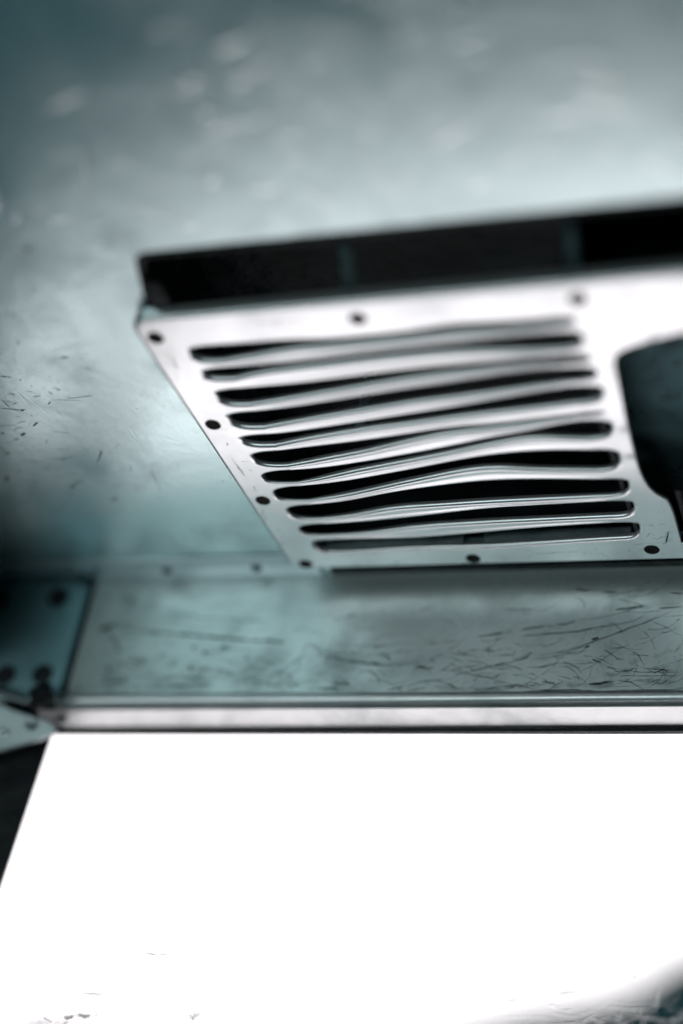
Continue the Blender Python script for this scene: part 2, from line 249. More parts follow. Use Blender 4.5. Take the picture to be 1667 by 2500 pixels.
CEIL_BRIGHT = [([(-1.0093,1.2759),(-1.0064,1.3126)],0.00098),([(-0.9877,1.3389),(-0.9797,1.3645),(-0.9757,1.4222)],0.00117),([(-1.0034,1.3359),(-0.9967,1.3599)],0.00067),([(-0.9788,1.3182),(-0.971,1.3362)],0.00133),([(-1.057,1.3919),(-1.0555,1.4153)],0.00139),([(-0.8977,1.3679),(-0.8996,1.3942),(-0.8865,1.4088)],0.00083),([(-0.9475,1.4124),(-0.945,1.4233)],0.00103),([(-0.9999,1.385),(-0.9962,1.3929)],0.00086),([(-1.0061,1.2734),(-0.9884,1.3402)],0.00065),([(-0.8841,1.3301),(-0.8817,1.3317)],0.00164),([(-0.8742,1.2876),(-0.8714,1.2884)],0.00161),([(-0.9773,1.3298),(-0.9756,1.3415)],0.00133),([(-1.0366,1.301),(-1.0367,1.3152)],0.001),([(-1.0922,1.4121),(-1.0894,1.4218)],0.00106),([(-0.5902,0.8074),(-0.5801,0.8126)],0.00759),([(-0.5623,0.8339),(-0.5313,0.8278)],0.0054),([(-0.5685,0.8799),(-0.5241,0.8537)],0.00463),([(-0.6027,0.8652),(-0.5923,0.8639)],0.00694),([(-0.6061,0.9038),(-0.5972,0.9031)],0.00568),([(-0.3724,0.8184),(-0.3783,0.8496)],0.00722),([(-0.2396,0.915),(-0.2371,0.9523)],0.00738),([(-0.7282,0.9043),(-0.7658,0.9933)],0.00487),([(-0.7498,0.8718),(-0.7021,0.8584)],0.00433),([(-0.6351,0.9889),(-0.6242,0.9847)],0.00449),([(-0.4637,0.9492),(-0.4544,0.9486)],0.00562),([(-0.3859,1.0323),(-0.3748,1.0294)],0.00626),([(-0.3483,0.8783),(-0.3397,0.877)],0.00525),([(-0.6196,0.8078),(-0.5939,0.7971)],0.00405),([(-0.4207,0.8954),(-0.4123,0.9004)],0.00405),([(-0.4927,0.8652),(-0.4652,0.8553)],0.00315),([(-0.2834,0.8374),(-0.2758,0.8433)],0.00503),([(-0.259,0.8924),(-0.2592,0.9311)],0.00345),([(-0.6817,1.0438),(-0.6714,1.0421)],0.00414),([(-0.557,0.9493),(-0.5189,0.939)],0.0024),([(-0.3486,1.0053),(-0.3268,0.9978)],0.00376)]
PLATE_MARKS = [([(-0.3213,1.6248),(-0.3151,1.615),(-0.3107,1.6203)],0.00093),([(-0.3156,1.6264),(-0.3081,1.6294),(-0.3034,1.6246),(-0.2969,1.625)],0.00067),([(-0.3003,1.6389),(-0.296,1.6238),(-0.2933,1.6113)],0.00187),([(-0.3058,1.6399),(-0.2992,1.6402)],0.00093),([(-0.3102,1.5982),(-0.3095,1.5997)],0.00105),([(-0.2983,1.5679),(-0.2975,1.5694)],0.00129),([(-0.3909,1.6629),(-0.3817,1.658),(-0.3741,1.6691),(-0.3816,1.6795)],0.00055),([(-0.302,1.5982),(-0.2935,1.5937)],0.00066),([(-0.3197,1.5946),(-0.3075,1.6003)],0.00053),([(-0.3466,1.652),(-0.3459,1.6559)],0.00095),([(-0.3887,1.6657),(-0.3811,1.6768)],0.00041),([(-0.3363,1.6551),(-0.3292,1.6529)],0.00068),([(-0.7727,1.3863),(-0.7731,1.3901)],0.00193),([(-0.7739,1.4768),(-0.7753,1.4849)],0.00111),([(-0.7784,1.5765),(-0.7796,1.5831)],0.00116),([(-0.7851,1.5476),(-0.7876,1.5562)],0.00092),([(-0.8094,1.4618),(-0.8103,1.4658)],0.00111),([(-0.7779,1.5922),(-0.7783,1.5966)],0.0014),([(-0.7835,1.5305),(-0.7864,1.5432)],0.00091)]
PANE_DIRT = [([(-0.5046,0.509),(-0.495,0.5113)],0.00371),([(-0.3589,0.5859),(-0.3542,0.5858)],0.00201),([(-0.3271,0.5121),(-0.3246,0.5077)],0.00228),([(-0.3396,0.5724),(-0.3354,0.5731)],0.00133),([(-0.334,0.5642),(-0.3252,0.5689)],0.00099),([(-0.3935,0.5114),(-0.3851,0.512)],0.00132),([(-0.4243,0.4991),(-0.4108,0.4987)],0.00099),([(-0.413,0.4858),(-0.3883,0.49)],0.00231),([(-0.3974,0.4992),(-0.3923,0.4971)],0.00264),([(-0.476,0.4723),(-0.4526,0.4773)],0.00166),([(-0.3447,0.5492),(-0.3287,0.5318),(-0.323,0.519)],0.00083),([(-0.373,0.5274),(-0.3781,0.5071)],0.00083),([(-0.4198,0.562),(-0.4271,0.5478)],0.00084),([(-0.9751,0.5221),(-0.9522,0.5157)],0.0038),([(-0.9369,0.5397),(-0.9188,0.5396)],0.00271),([(-1.0449,0.5395),(-1.0041,0.5389)],0.00276),([(-1.0281,0.5013),(-1.0151,0.4993)],0.0049),([(-0.9971,0.4894),(-0.9901,0.4861)],0.00486),([(-0.9454,0.5008),(-0.8889,0.5015)],0.00429),([(-1.0729,0.4302),(-1.0633,0.4293)],0.00485),([(-1.0195,0.4154),(-0.9677,0.4245)],0.00851),([(-1.01,0.447),(-0.962,0.4481)],0.00375),([(-0.7685,0.4636),(-0.7238,0.4625)],0.00257),([(-1.0464,0.4135),(-1.0299,0.4094)],0.00481),([(-0.777,0.6539),(-0.7242,0.6513)],0.00271),([(-1.068,0.6341),(-1.0304,0.6373)],0.00284),([(-0.9842,0.6181),(-0.9531,0.6182)],0.00278),([(-0.5591,0.5075),(-0.5559,0.5072)],0.00301),([(-1.1251,0.5844),(-1.1165,0.5819)],0.00339),([(-0.986,0.4593),(-0.953,0.4599)],0.00267),([(-1.0795,0.411),(-1.0813,0.4377)],0.00215),([(-1.0297,0.4737),(-1.0191,0.469)],0.00325),([(-0.9895,0.5537),(-0.9839,0.5512)],0.00329),([(-1.0464,0.4455),(-1.022,0.4461)],0.00323),([(-0.5885,0.6064),(-0.5754,0.6097)],0.00207)]
PANE_SCRATCHES = [([(-0.3001,0.5009),(-0.3009,0.4879),(-0.3031,0.4686)],0.00356),([(-0.3328,0.4688),(-0.3054,0.4684),(-0.2878,0.4649),(-0.2707,0.4654)],0.0029),([(-0.4026,0.4621),(-0.3933,0.47)],0.00163),([(-0.3817,0.4692),(-0.375,0.4576)],0.00147),([(-0.4775,0.4557),(-0.4373,0.4595),(-0.404,0.4595)],0.00132),([(-0.356,0.4759),(-0.33,0.4754),(-0.3011,0.4767)],0.0026),([(-0.3224,0.4832),(-0.2919,0.4829),(-0.2763,0.4896)],0.00113),([(-0.3095,0.4825),(-0.2855,0.4826)],0.00113),([(-0.3426,0.4705),(-0.3323,0.4616)],0.00194),([(-0.2974,0.4674),(-0.2909,0.4647)],0.00352),([(-0.2787,0.4735),(-0.271,0.4717)],0.00192),([(-0.363,0.4819),(-0.3174,0.4811)],0.0013),([(-0.372,0.4716),(-0.345,0.4591)],0.00098),([(-0.2917,0.479),(-0.2713,0.4772)],0.00112),([(-0.3299,0.4746),(-0.3088,0.4705)],0.00161),([(-0.2848,0.4683),(-0.2709,0.4678)],0.0016),([(-0.4102,0.4542),(-0.3848,0.4674)],0.00098),([(-0.2825,0.486),(-0.2766,0.496)],0.00128)]
SLOTS = [((-0.7527,1.2152),[(-0.7261,1.2035),(-0.6841,1.2043),(-0.6289,1.2047),(-0.5895,1.2084),(-0.4953,1.2066),(-0.4501,1.2009),(-0.4077,1.2026),(-0.366,1.2041),(-0.3421,1.2027)],[(-0.7363,1.229),(-0.6912,1.2235),(-0.6325,1.2157),(-0.5916,1.2158),(-0.4969,1.2134),(-0.4522,1.2102),(-0.4098,1.2123),(-0.3681,1.2144),(-0.3444,1.215)],(-0.3228,1.2122)),((-0.7531,1.2554),[(-0.7309,1.2426),(-0.6994,1.2428),(-0.6708,1.2424),(-0.6284,1.2412),(-0.5031,1.2333),(-0.4582,1.231),(-0.414,1.228),(-0.3709,1.226),(-0.3378,1.2251)],[(-0.7405,1.267),(-0.7039,1.2555),(-0.6736,1.251),(-0.6304,1.2482),(-0.505,1.241),(-0.4605,1.2408),(-0.4173,1.2427),(-0.3755,1.2476),(-0.3425,1.2491)],(-0.3201,1.2394)),((-0.7535,1.297),[(-0.7326,1.2823),(-0.6854,1.2806),(-0.6419,1.2791),(-0.5134,1.2685),(-0.4678,1.2668),(-0.4232,1.2655),(-0.3795,1.2643),(-0.3397,1.2637)],[(-0.7433,1.3099),(-0.694,1.3046),(-0.6483,1.2981),(-0.5164,1.2797),(-0.47,1.2761),(-0.4251,1.2745),(-0.3817,1.2757),(-0.3428,1.2801)],(-0.3203,1.2755)),((-0.7566,1.3411),[(-0.7352,1.3258),(-0.7022,1.3249),(-0.6567,1.3203),(-0.5231,1.3017),(-0.4757,1.296),(-0.4292,1.2899),(-0.3841,1.285),(-0.3396,1.2857)],[(-0.7466,1.3557),(-0.7118,1.3511),(-0.6644,1.343),(-0.5288,1.3222),(-0.4812,1.3177),(-0.4347,1.3134),(-0.3892,1.3094),(-0.3436,1.3072)],(-0.3178,1.2981)),((-0.7572,1.3824),[(-0.7375,1.3699),(-0.7048,1.3713),(-0.6738,1.3679),(-0.5906,1.3558),(-0.5366,1.3476),(-0.4876,1.3404),(-0.4395,1.3318),(-0.3926,1.3235),(-0.3378,1.3155)],[(-0.7466,1.3943),(-0.7105,1.3876),(-0.6778,1.3803),(-0.5937,1.3667),(-0.5402,1.361),(-0.4911,1.3547),(-0.4436,1.3499),(-0.3975,1.3464),(-0.3425,1.3409)],(-0.3161,1.3301)),((-0.7572,1.4224),[(-0.7323,1.4078),(-0.703,1.4039),(-0.6554,1.3987),(-0.6089,1.3937),(-0.5476,1.385),(-0.4976,1.3775),(-0.4502,1.3756),(-0.4032,1.3707),(-0.3443,1.3648)],[(-0.7431,1.4372),(-0.7128,1.4319),(-0.6626,1.4208),(-0.6141,1.4111),(-0.5498,1.3938),(-0.4988,1.3834),(-0.451,1.38),(-0.4039,1.3751),(-0.3453,1.3713)],(-0.3226,1.3656)),((-0.7587,1.4658),[(-0.7306,1.4469),(-0.6952,1.4466),(-0.6471,1.4413),(-0.5592,1.4248),(-0.5072,1.4131),(-0.4564,1.4007),(-0.4079,1.3919),(-0.3801,1.384),(-0.3405,1.3779)],[(-0.7419,1.4785),(-0.7029,1.4694),(-0.6506,1.4531),(-0.5613,1.4333),(-0.5091,1.4215),(-0.4581,1.4086),(-0.4096,1.4005),(-0.3841,1.4043),(-0.3463,1.4098)],(-0.3175,1.3959)),((-0.7582,1.5048),[(-0.7273,1.4833),(-0.6585,1.4757),(-0.5687,1.457),(-0.4753,1.4359),(-0.4092,1.4312),(-0.3447,1.4361)],[(-0.7393,1.5175),(-0.6667,1.5013),(-0.5738,1.4757),(-0.48,1.4559),(-0.4163,1.465),(-0.3512,1.4719)],(-0.3198,1.4533)),((-0.7558,1.543),[(-0.7228,1.5242),(-0.6731,1.5194),(-0.6083,1.5045),(-0.5589,1.4959),(-0.4881,1.4873),(-0.4218,1.4886),(-0.3537,1.4951)],[(-0.7337,1.5562),(-0.6829,1.5501),(-0.6169,1.534),(-0.5686,1.5311),(-0.498,1.5278),(-0.4299,1.5267),(-0.3594,1.527)],(-0.3196,1.5072)),((-0.7546,1.5867),[(-0.7263,1.5689),(-0.6644,1.566),(-0.5988,1.5598),(-0.5032,1.5475),(-0.4339,1.544),(-0.3535,1.5411)],[(-0.7352,1.5956),(-0.6725,1.5923),(-0.6042,1.5794),(-0.5094,1.5733),(-0.4397,1.5715),(-0.3585,1.5698)],(-0.3207,1.5531)),((-0.7508,1.6206),[(-0.7319,1.6063),(-0.6773,1.6059),(-0.6129,1.6079),(-0.5165,1.6003),(-0.4448,1.5938),(-0.3555,1.5888)],[(-0.7414,1.6351),(-0.6858,1.6336),(-0.6187,1.6287),(-0.5233,1.6287),(-0.4514,1.6247),(-0.3607,1.6187)],(-0.3221,1.6001))]
PLATE_SOFT = [([(-0.3094,1.3665),(-0.2979,1.3707)],0.01132),([(-0.3129,1.3966),(-0.2998,1.4133)],0.01502),([(-0.318,1.4514),(-0.3009,1.4577)],0.01542),([(-0.3123,1.2925),(-0.2976,1.2858)],0.01094),([(-0.7152,1.6714),(-0.6694,1.6695),(-0.625,1.6696)],0.00854),([(-0.3209,1.2174),(-0.3144,1.2479)],0.00731),([(-0.5663,1.6745),(-0.5229,1.6726)],0.00521),([(-0.2649,1.2841),(-0.2486,1.2328)],0.00581),([(-0.7975,1.66),(-0.782,1.6735)],0.00539),([(-0.7792,1.4097),(-0.7772,1.4586)],0.00389),([(-0.7742,1.204),(-0.7722,1.2448)],0.00444),([(-0.6568,1.1759),(-0.5917,1.1738)],0.00599),([(-0.5083,1.1777),(-0.4422,1.173)],0.00498),([(-0.3026,1.1753),(-0.2547,1.1724)],0.00634),([(-0.3999,1.1721),(-0.3587,1.1724)],0.00404),([(-0.3421,1.6417),(-0.2823,1.6337)],0.00395),([(-0.4665,1.6564),(-0.4043,1.6538)],0.00407)]
RECESS_STAINS = [([(-0.278,1.3633),(-0.2684,1.3477)],0.00478),([(-0.2914,1.3648),(-0.2814,1.362)],0.0048),([(-0.2917,1.3889),(-0.2745,1.3867),(-0.264,1.3808)],0.00267),([(-0.2546,1.365),(-0.2422,1.3585)],0.00536),([(-0.248,1.3366),(-0.2408,1.3185)],0.00587),([(-0.2561,1.328),(-0.2489,1.3269)],0.00234),([(-0.2684,1.4098),(-0.2607,1.4065)],0.00195),([(-0.2557,1.4132),(-0.2495,1.4098)],0.00365),([(-0.2948,1.3427),(-0.2865,1.3282)],0.00713),([(-0.2724,1.3729),(-0.2671,1.3695)],0.00144),([(-0.2842,1.402),(-0.2669,1.3997)],0.00171),([(-0.2748,1.4195),(-0.2515,1.4178)],0.00368)]
WALL_SOFT = [([(-1.1039,0.9867),(-1.0567,0.9828),(-1.0152,0.9647)],0.01545),([(-1.0865,0.9427),(-1.0641,0.9224)],0.01017),([(-1.0335,0.8912),(-0.9761,0.8827)],0.01245),([(-0.9475,0.8771),(-0.8654,0.8688)],0.01224),([(-1.0591,0.846),(-1.0114,0.8471)],0.01235),([(-1.1167,0.846),(-1.057,0.846)],0.00747),([(-1.0678,0.8718),(-1.0467,0.8552)],0.00997),([(-0.9259,0.9017),(-0.8733,0.9068)],0.00982),([(-0.8643,0.8635),(-0.7937,0.8476)],0.00722),([(-1.0081,0.9588),(-0.9635,0.9468)],0.00756),([(-0.5181,0.8487),(-0.4266,0.8522),(-0.3522,0.8508)],0.00905),([(-0.3543,0.8819),(-0.2966,0.8981)],0.01329),([(-0.3828,0.8654),(-0.2954,0.8735)],0.01035),([(-0.3743,0.9563),(-0.2909,0.9634)],0.00756),([(-0.4755,0.8857),(-0.4003,0.8988)],0.00453),([(-0.3674,0.8572),(-0.2847,0.8557)],0.00883),([(-0.4383,0.9872),(-0.3607,0.9794)],0.00462),([(-0.7679,0.846),(-0.6775,0.846)],0.00842),([(-0.7209,0.8845),(-0.6633,0.8805)],0.00506),([(-0.7439,0.9132),(-0.7012,0.9071)],0.00512),([(-0.6087,0.846),(-0.508,0.846)],0.00655)]
PANE_SMUDGES = [([(-1.0674,0.4119),(-0.9657,0.4168)],0.0268),([(-1.0461,0.4445),(-0.962,0.4481)],0.00862),([(-0.8696,0.4316),(-0.8012,0.4315)],0.0156)]

def ribbons(name, strokes, place, mat, parent, wmul=1.0, tilt=0.0):
    """thin worn-in marks lying on a surface; place(a, b) -> point just proud of that surface"""
    vs_, fs, uv = [], [], []
    for pts, wd in strokes:
        q = []
        for i in range(len(pts)-1):
            a, b = Vector(pts[i]), Vector(pts[i+1]); k = max(1, min(9, int((b-a).length/.007)))
            for j in range(k): q.append(a.lerp(b, j/k))
        q.append(Vector(pts[-1])); L = len(q)
        jit = [random.uniform(-.18, .18)*wd for _ in q]
        for i, p in enumerate(q):
            d = (q[min(i+1, L-1)]-q[max(i-1, 0)]); d = d.normalized() if d.length > 1e-9 else Vector((1, 0)); nrm = Vector((-d.y, d.x))
            h = wd*wmul*.66*random.uniform(.55, 1.3)*(.35+.65*math.sin(math.pi*(i+.6)/(L+.2)))
            c = p + nrm*jit[i]
            for sgn in (-1, 1): q_ = place(*(c + nrm*h*sgn)); vs_.append((q_[0], q_[1], q_[2]+tilt*nrm.y*h*sgn)); uv.append((i/(L-1), .5+.5*sgn))
            if i: n = len(vs_); fs.append((n-4, n-3, n-1, n-2))
    return tag(mesh(name, vs_, fs, mat, parent, uvs=uv), kind='stuff')
def scatter(n_, xr, yr, lr, wr, ang=None, dens=None):
    out = []
    while len(out) < n_:
        x, y = random.uniform(*xr), random.uniform(*yr)
        if dens and random.random() > dens(x, y): continue
        a = random.gauss(*ang) if ang else random.uniform(0, math.pi); l = random.uniform(*lr); c = random.gauss(0, .35)
        pts = [(x, y)]
        for k in range(3): pts.append((pts[-1][0]+l/3*math.cos(a+c*k), pts[-1][1]+l/3*math.sin(a+c*k)))
        out.append((pts, random.uniform(*wr)))
    return out

# ---------------------------------------------------------------- the setting: cabin lining, ceiling
HC, HP, YW = 1.02, 1.0, 1.722
g = G()
x0, x1, y0, y1, zb, zt = -4.6, 1.5, -1.4, 1.775, -1.2, 1.16
g.add([(x0,y0,zb),(x1,y0,zb),(x1,y1,zb),(x0,y1,zb),(x0,y0,zt),(x1,y0,zt),(x1,y1,zt),(x0,y1,zt)], [(0,1,2,3),(4,5,6,7),(0,1,5,4),(1,2,6,5),(3,0,4,7)])
wx0, wx1, wz0, wz1 = -1.40, -.17, .22, .86  # opening extended unseen past the left seal to brighten the ceiling's reflection
g.add([(x0,y1,zb),(x1,y1,zb),(x1,y1,zt),(x0,y1,zt),(wx0,y1,wz0),(wx1,y1,wz0),(wx1,y1,wz1),(wx0,y1,wz1)], [(0,1,5,4),(1,2,6,5),(2,3,7,6),(3,0,4,7)])
tag(g.make('cabin_lining', M['cabin']), kind='structure')
# ceiling sheet with the duct opening; the edge of the opening is rolled up
hx0, hx1, hy0, hy1, r = -.757, .16, 1.078, 1.655, .034
hole = [(-.753,hy0),(hx1,hy0),(hx1,hy1),(hx0-.012,hy1),(hx0-.012,1.158)]
cg = poly_sheet([(-4.6,-1.4),(1.5,-1.4),(1.5,1.76),(-4.6,1.76)], [hole], HC, HC+.005)
ceil = tag(cg.make('ceiling', M['ceiling'], smooth=40), kind='structure')
tg = G().tube([(-.774, 1.16, HC+.004), (-.764, 1.12, HC+.004), (-.754, hy0+.006, HC+.004), (-.747, hy0+.001, HC+.004), (-.738, hy0, HC+.004), (hx1, hy0, HC+.004)], .0062, 12)
tg.make('dark_edge', M['black'], ceil, 60)  # black tube added to darken the edge of the opening
g_ = G().box(-.80, hx1+.03, hy0-.012, hy0-.002, HC+.006, HC+.06); g_.make('opening_lining', M['duct'], ceil)
down = lambda h: (lambda x, y: (x, y, h))
ribbons('grime_marks', CEIL_DARK, down(HC-.0006), M['grime'], ceil)
ribbons('fine_scratches', scatter(150, (-1.2, -.80), (1.12, 1.64), (.004, .022), (.0005, .0017), (.1, .8), lambda x, y: max(.1, min(1, (-.86-x)/.22))), down(HC-.0004), M['grime_soft'], ceil)
ribbons('bright_scratches', [s_ for s_ in CEIL_BRIGHT if all(p_[0] < -.81 or p_[1] < 1.055 for p_ in s_[0])] + scatter(260, (-1.05, .1), (.70, 1.02), (.012, .06), (.0008, .0035), (.4, .8)), down(HC-.0018), M['bright_scratch'], ceil, .8, .13)
sg = G(); sg.box(-1.40, -.770, 1.6715, 1.7215, HC-.005, HC-.0005, .0015)
strip = sg.make('seam_strip', M['strip'], ceil, 35)
def dome(c, axis, r_, h, mat, name, parent, seg=20):
    pr = [(r_*1.0, 0), (r_*.98, h*.3), (r_*.85, h*.65), (r_*.6, h*.88), (r_*.3, h*.98), (0, h)]
    return G().lathe(c, axis, pr, seg).make(name, mat, parent, 60)
rv0 = dome((-.9933, 1.6995, HC-.005), (0, 0, -1), .0075, .0045, M['rivet'], 'rivet', ceil)
for k in (-3, -2, -1, 1):
    o = rv0.copy(); COL.objects.link(o); o.parent = ceil; o.location = rv0.location + Vector((.1348*k*S, random.uniform(-.001, .001), 0))

# ---------------------------------------------------------------- vent grille
xa, xb, A, B = -.7908, .22, -.715, -.352
YN, YF = 1.158, 1.676
vent = thing('vent_grille', (-.5, 1.42, HP), 'bent louvred aluminium vent grille screwed below the scuffed ceiling', 'vent grille')
LIP = [(0, 0)] + [(.0046*math.sin(math.radians(t)), .0046*(1-math.cos(math.radians(t)))) for t in (18, 36, 54, 72, 90)] + [(.0044, .0062), (.0040, .0076)]
XS = [A+(B-A)*k/28 for k in range(29)]
near = [[hermite(s[1], x) for x in XS] for s in SLOTS]; far = [[hermite(s[2], x) for x in XS] for s in SLOTS]
def smooth(l):
    for _ in range(2): l = [l[0]] + [(l[i-1]+2*l[i]+l[i+1])/4 for i in range(1, len(l)-1)] + [l[-1]]
    return l
near = [smooth(l) for l in near]; far = [smooth(l) for l in far]
# `far` so far is where the lip's rolled-up edge shows; the lip is lower where the slat was squashed narrow
LS = []
for i in range(len(SLOTS)):
    row = [max(.14, min(1., (near[i+1][k]-far[i][k]-.0040)/.0128)) if i < len(SLOTS)-1 else 1. for k in range(len(XS))]
    row = smooth(smooth(row)); LS.append(row)
    far[i] = [f+.0128*s_ for f, s_ in zip(far[i], row)]
for i in range(len(SLOTS)-1):
    for k in range(len(XS)):
        gap = near[i+1][k]-far[i][k]
        if gap < .0034:
            mid = (near[i+1][k]+far[i][k])/2; far[i][k] = mid-.0017; near[i+1][k] = mid+.0017
def tip(i, left):
    """edge points from the near side round the slot's end to the far side"""
    (tx, ty), k, X = (SLOTS[i][0], 0, A) if left else (SLOTS[i][3], -1, B)
    a = []; n0, f0 = near[i][k], far[i][k]
    ty = min(max(ty, n0+.15*(f0-n0)), f0-.3*(f0-n0))
    for j in range(9):
        t = math.pi/2*j/8; a.append((X+(tx-X)*math.sin(t)**.8, ty+(n0-ty)*max(0, math.cos(t))**.6))
    for j in range(1, 9):
        t = math.pi/2*j/8; a.append((X+(tx-X)*max(0, math.cos(t))**.8, ty+(f0-ty)*math.sin(t)**.75))
    return a
nS = len(SLOTS)
hole = [(x, near[0][k]) for k, x in enumerate(XS)][:-1]                       # near edge of the first slot, left to right
for i in range(nS): hole += tip(i, False)
hole += [(XS[k], far[-1][k]) for k in range(len(XS)-2, 0, -1)]
for i in range(nS-1, -1, -1):
    t_ = list(reversed(tip(i, True))); hole += t_ if i else t_[:-1]
cut = [(x_-(.005 if x_ < -.23 else 0), y_) for x_, y_ in [(-.2975,1.3375),(-.2955,1.289),(-.2922,1.2741),(-.2865,1.2665),(-.2758,1.2605),(-.2559,1.2525),(-.2233,1.2424),(-.18,1.236),(-.10,1.231),(.10,1.23),(.12,1.25),(.12,1.645),
       (-.2777,1.645),(-.2777,1.6255),(-.2778,1.5997),(-.2780,1.5708),(-.2795,1.555),(-.2812,1.5462),(-.2845,1.5425),(-.288,1.5384),(-.2935,1.530),(-.2972,1.5200),(-.3000,1.506),(-.3017,1.4900),(-.3025,1.475),(-.3022,1.449),(-.3006,1.3916)]]
def rnd(cx_, cy_, r_, a0, a1, n_=8): return [(cx_+r_*math.cos(math.radians(a0+(a1-a0)*k/n_)), cy_+r_*math.sin(math.radians(a0+(a1-a0)*k/n_))) for k in range(n_+1)]
outer = rnd(xa+.017, YN+.017, .017, 180, 270) + rnd(xb-.017, YN+.017, .017, 270, 360) + rnd(xb-.008, YF-.008, .008, 0, 90, 4) + rnd(xa+.008, YF-.008, .008, 90, 180, 4)
T = .0045
fg = poly_sheet(outer, [hole, cut], HP, HP+T)
def inset_normals(path, closed):
    out = []; n_ = len(path)
    for i in range(n_):
        a = Vector(path[i-1] if (i or closed) else path[0]); b = Vector(path[(i+1) % n_] if (i < n_-1 or closed) else path[-1]); d = (b-a)
        d = d.normalized() if d.length > 1e-9 else Vector((1, 0)); out.append(Vector((-d.y, d.x)))
    return out
def add_lip(g_, path, side, z=HP-.0002, prof=LIP, closed=False, dz=None, sc_=1.):
    prof = [(a_*sc_, b_*sc_) for a_, b_ in prof]
    """roll the edge of a slot up into the opening"""
    nr = inset_normals(path, closed); rows_ = []
    for (i_, u_) in prof:
        rows_.append([(p[0]+q.x*side*i_, p[1]+q.y*side*i_, z+u_+(dz[k] if dz else 0)) for k, (p, q) in enumerate(zip(path, nr))])
    th = .0016                                                              # and back down: the lip has a thickness
    for (i_, u_) in reversed(prof[2:]):
        rows_.append([(p[0]+q.x*side*(i_-th), p[1]+q.y*side*(i_-th), z+u_+(th*.2 if (i_, u_) == prof[-1] else .0006)+(dz[k] if dz else 0)) for k, (p, q) in enumerate(zip(path, nr))])
    g_.grid(rows_, closed)
for i in range(nS):
    add_lip(fg, tip(i, True), -1, sc_=LS[i][0])
    add_lip(fg, tip(i, False), 1, sc_=LS[i][-1])
add_lip(fg, [(x, near[0][k]) for k, x in enumerate(XS)], 1); add_lip(fg, [(x, far[-1][k]) for k, x in enumerate(XS)], -1)
# the plate's own rim is folded up towards the ceiling
rim = [(0, 0), (-.0012, .0003), (-.0024, .0012), (-.0032, .0026), (-.0036, .0045), (-.0036, .0135)]
add_lip(fg, [(xb, YN+.02)]*0 + [outer[-1]] + outer[:18], 1, HP, rim)
add_lip(fg, cut, 1, HP, [(0, 0), (.0005, .0001), (.0012, .0006), (.0017, .0014), (.0020, .0026)], True)
ribbons('fine_scratches', scatter(90, (-.79, -.22), (1.16, 1.672), (.003, .018), (.0004, .0012), None, lambda x, y: .25 + (y > 1.63)*.8 + (x < -.765)*.5 + (x > -.31)*.7 if not (-.745 < x < -.33 and 1.20 < y < 1.635) and not (x > -.30 and 1.235 < y < 1.55) and not (x > -.285 and y > 1.235) else 0), lambda x, y: (x, y, HP-.0004), M['grime_soft'], vent)
frame = fg.make('frame', M['plate'], vent, 35)
ribbons('smudges', PLATE_SOFT, down(HP-.0006), M['smudge'], vent)  # smudges, plus painted dark reflections of creases beside the slots' right ends
ribbons('scuff_marks', PLATE_MARKS, down(HP-.0009), M['grime'], vent)
for i in range(nS-1):                                                       # ten slats between eleven slots
    top, bot = far[i], near[i+1]; rows = []
    half = [(.0, 0)] 
    for k, x in enumerate(XS):
        t = k/(len(XS)-1); env = math.sin(math.pi*t)
        ya, yb = top[k], bot[k]; wv = yb-ya; row = []
        ls = LS[i][k]
        for (i_, u_) in reversed(LIP): row.append((x, ya-i_*ls, HP+u_*ls))
        nf = 6
        for j in range(1, nf):
            s_ = j/nf; row.append((x, ya+wv*s_, HP+.0011*env**.35*math.sin(math.pi*s_)**2 if env > 0 else HP))
        for (i_, u_) in LIP: row.append((x, yb+i_*ls, HP+u_*ls))
        rows.append(row)
    sg = G(); sg.grid(rows)
    th = .0018; inner = [[(x, y, z+th) if 7 <= j <= len(r_)-8 else (x, y+(th if j < 7 else -th)*(0.9), z+.0004) for j, (x, y, z) in enumerate(r_)] for r_ in rows]
    n0 = len(sg.v); sg.grid(inner); wdt = len(rows[0])
    for k in range(len(rows)-1):
        sg.f.append((k*wdt, (k+1)*wdt, n0+(k+1)*wdt, n0+k*wdt)); e = wdt-1
        sg.f.append((k*wdt+e, (k+1)*wdt+e, n0+(k+1)*wdt+e, n0+k*wdt+e))
    sg.make('slat', M['slat'], vent, 50)
SCREWS = [(-.7759,1.1859),(-.5436,1.1818),(-.3156,1.1798),(-.7752,1.3484),(-.7747,1.5113),(-.7731,1.6665),(-.5451,1.6640),(-.3196,1.6545)]
def screw_mesh(x, y):
    g_ = G(); r_ = .0085; pr = [(r_*1.12, .0), (r_*1.05, .0009), (r_*.95, .0015), (r_*.7, .0006), (r_*.45, .0002), (.0, .0002)]
    g_.lathe((x, y, HP-.0002), (0, 0, -1), pr, 22)
    return g_
s0 = None
for i, (x, y) in enumerate(SCREWS):
    if s0 is None: s0 = screw_mesh(x, y).make('screw', M['screw'], vent, 30); b0 = (x, y)
    else:
        o = s0.copy(); COL.objects.link(o); o.parent = vent; o.location = ((x-b0[0])*S, (y-b0[1])*S, 0)
# straps that hold the plate's near edge up to the ceiling
def strap(x):
    g_ = G(); zt_ = HC+.030
    pth = [(YN+.014, HP+T+.0005), (YN+.001, HP+T+.0025), (YN-.006, HP+.012), (YN-.025, HC+.008), (YN-.050, zt_)]
    rows_ = []
    for y_, z_ in pth: rows_.append([(x-.0055, y_, z_), (x+.0055, y_, z_), (x+.0055, y_+.002, z_+.002), (x-.0055, y_+.002, z_+.002)])
    g_.grid(rows_, True); return g_
for x in (-.5436, -.3156): strap(x).make('strap', M['strap'], vent, 30)

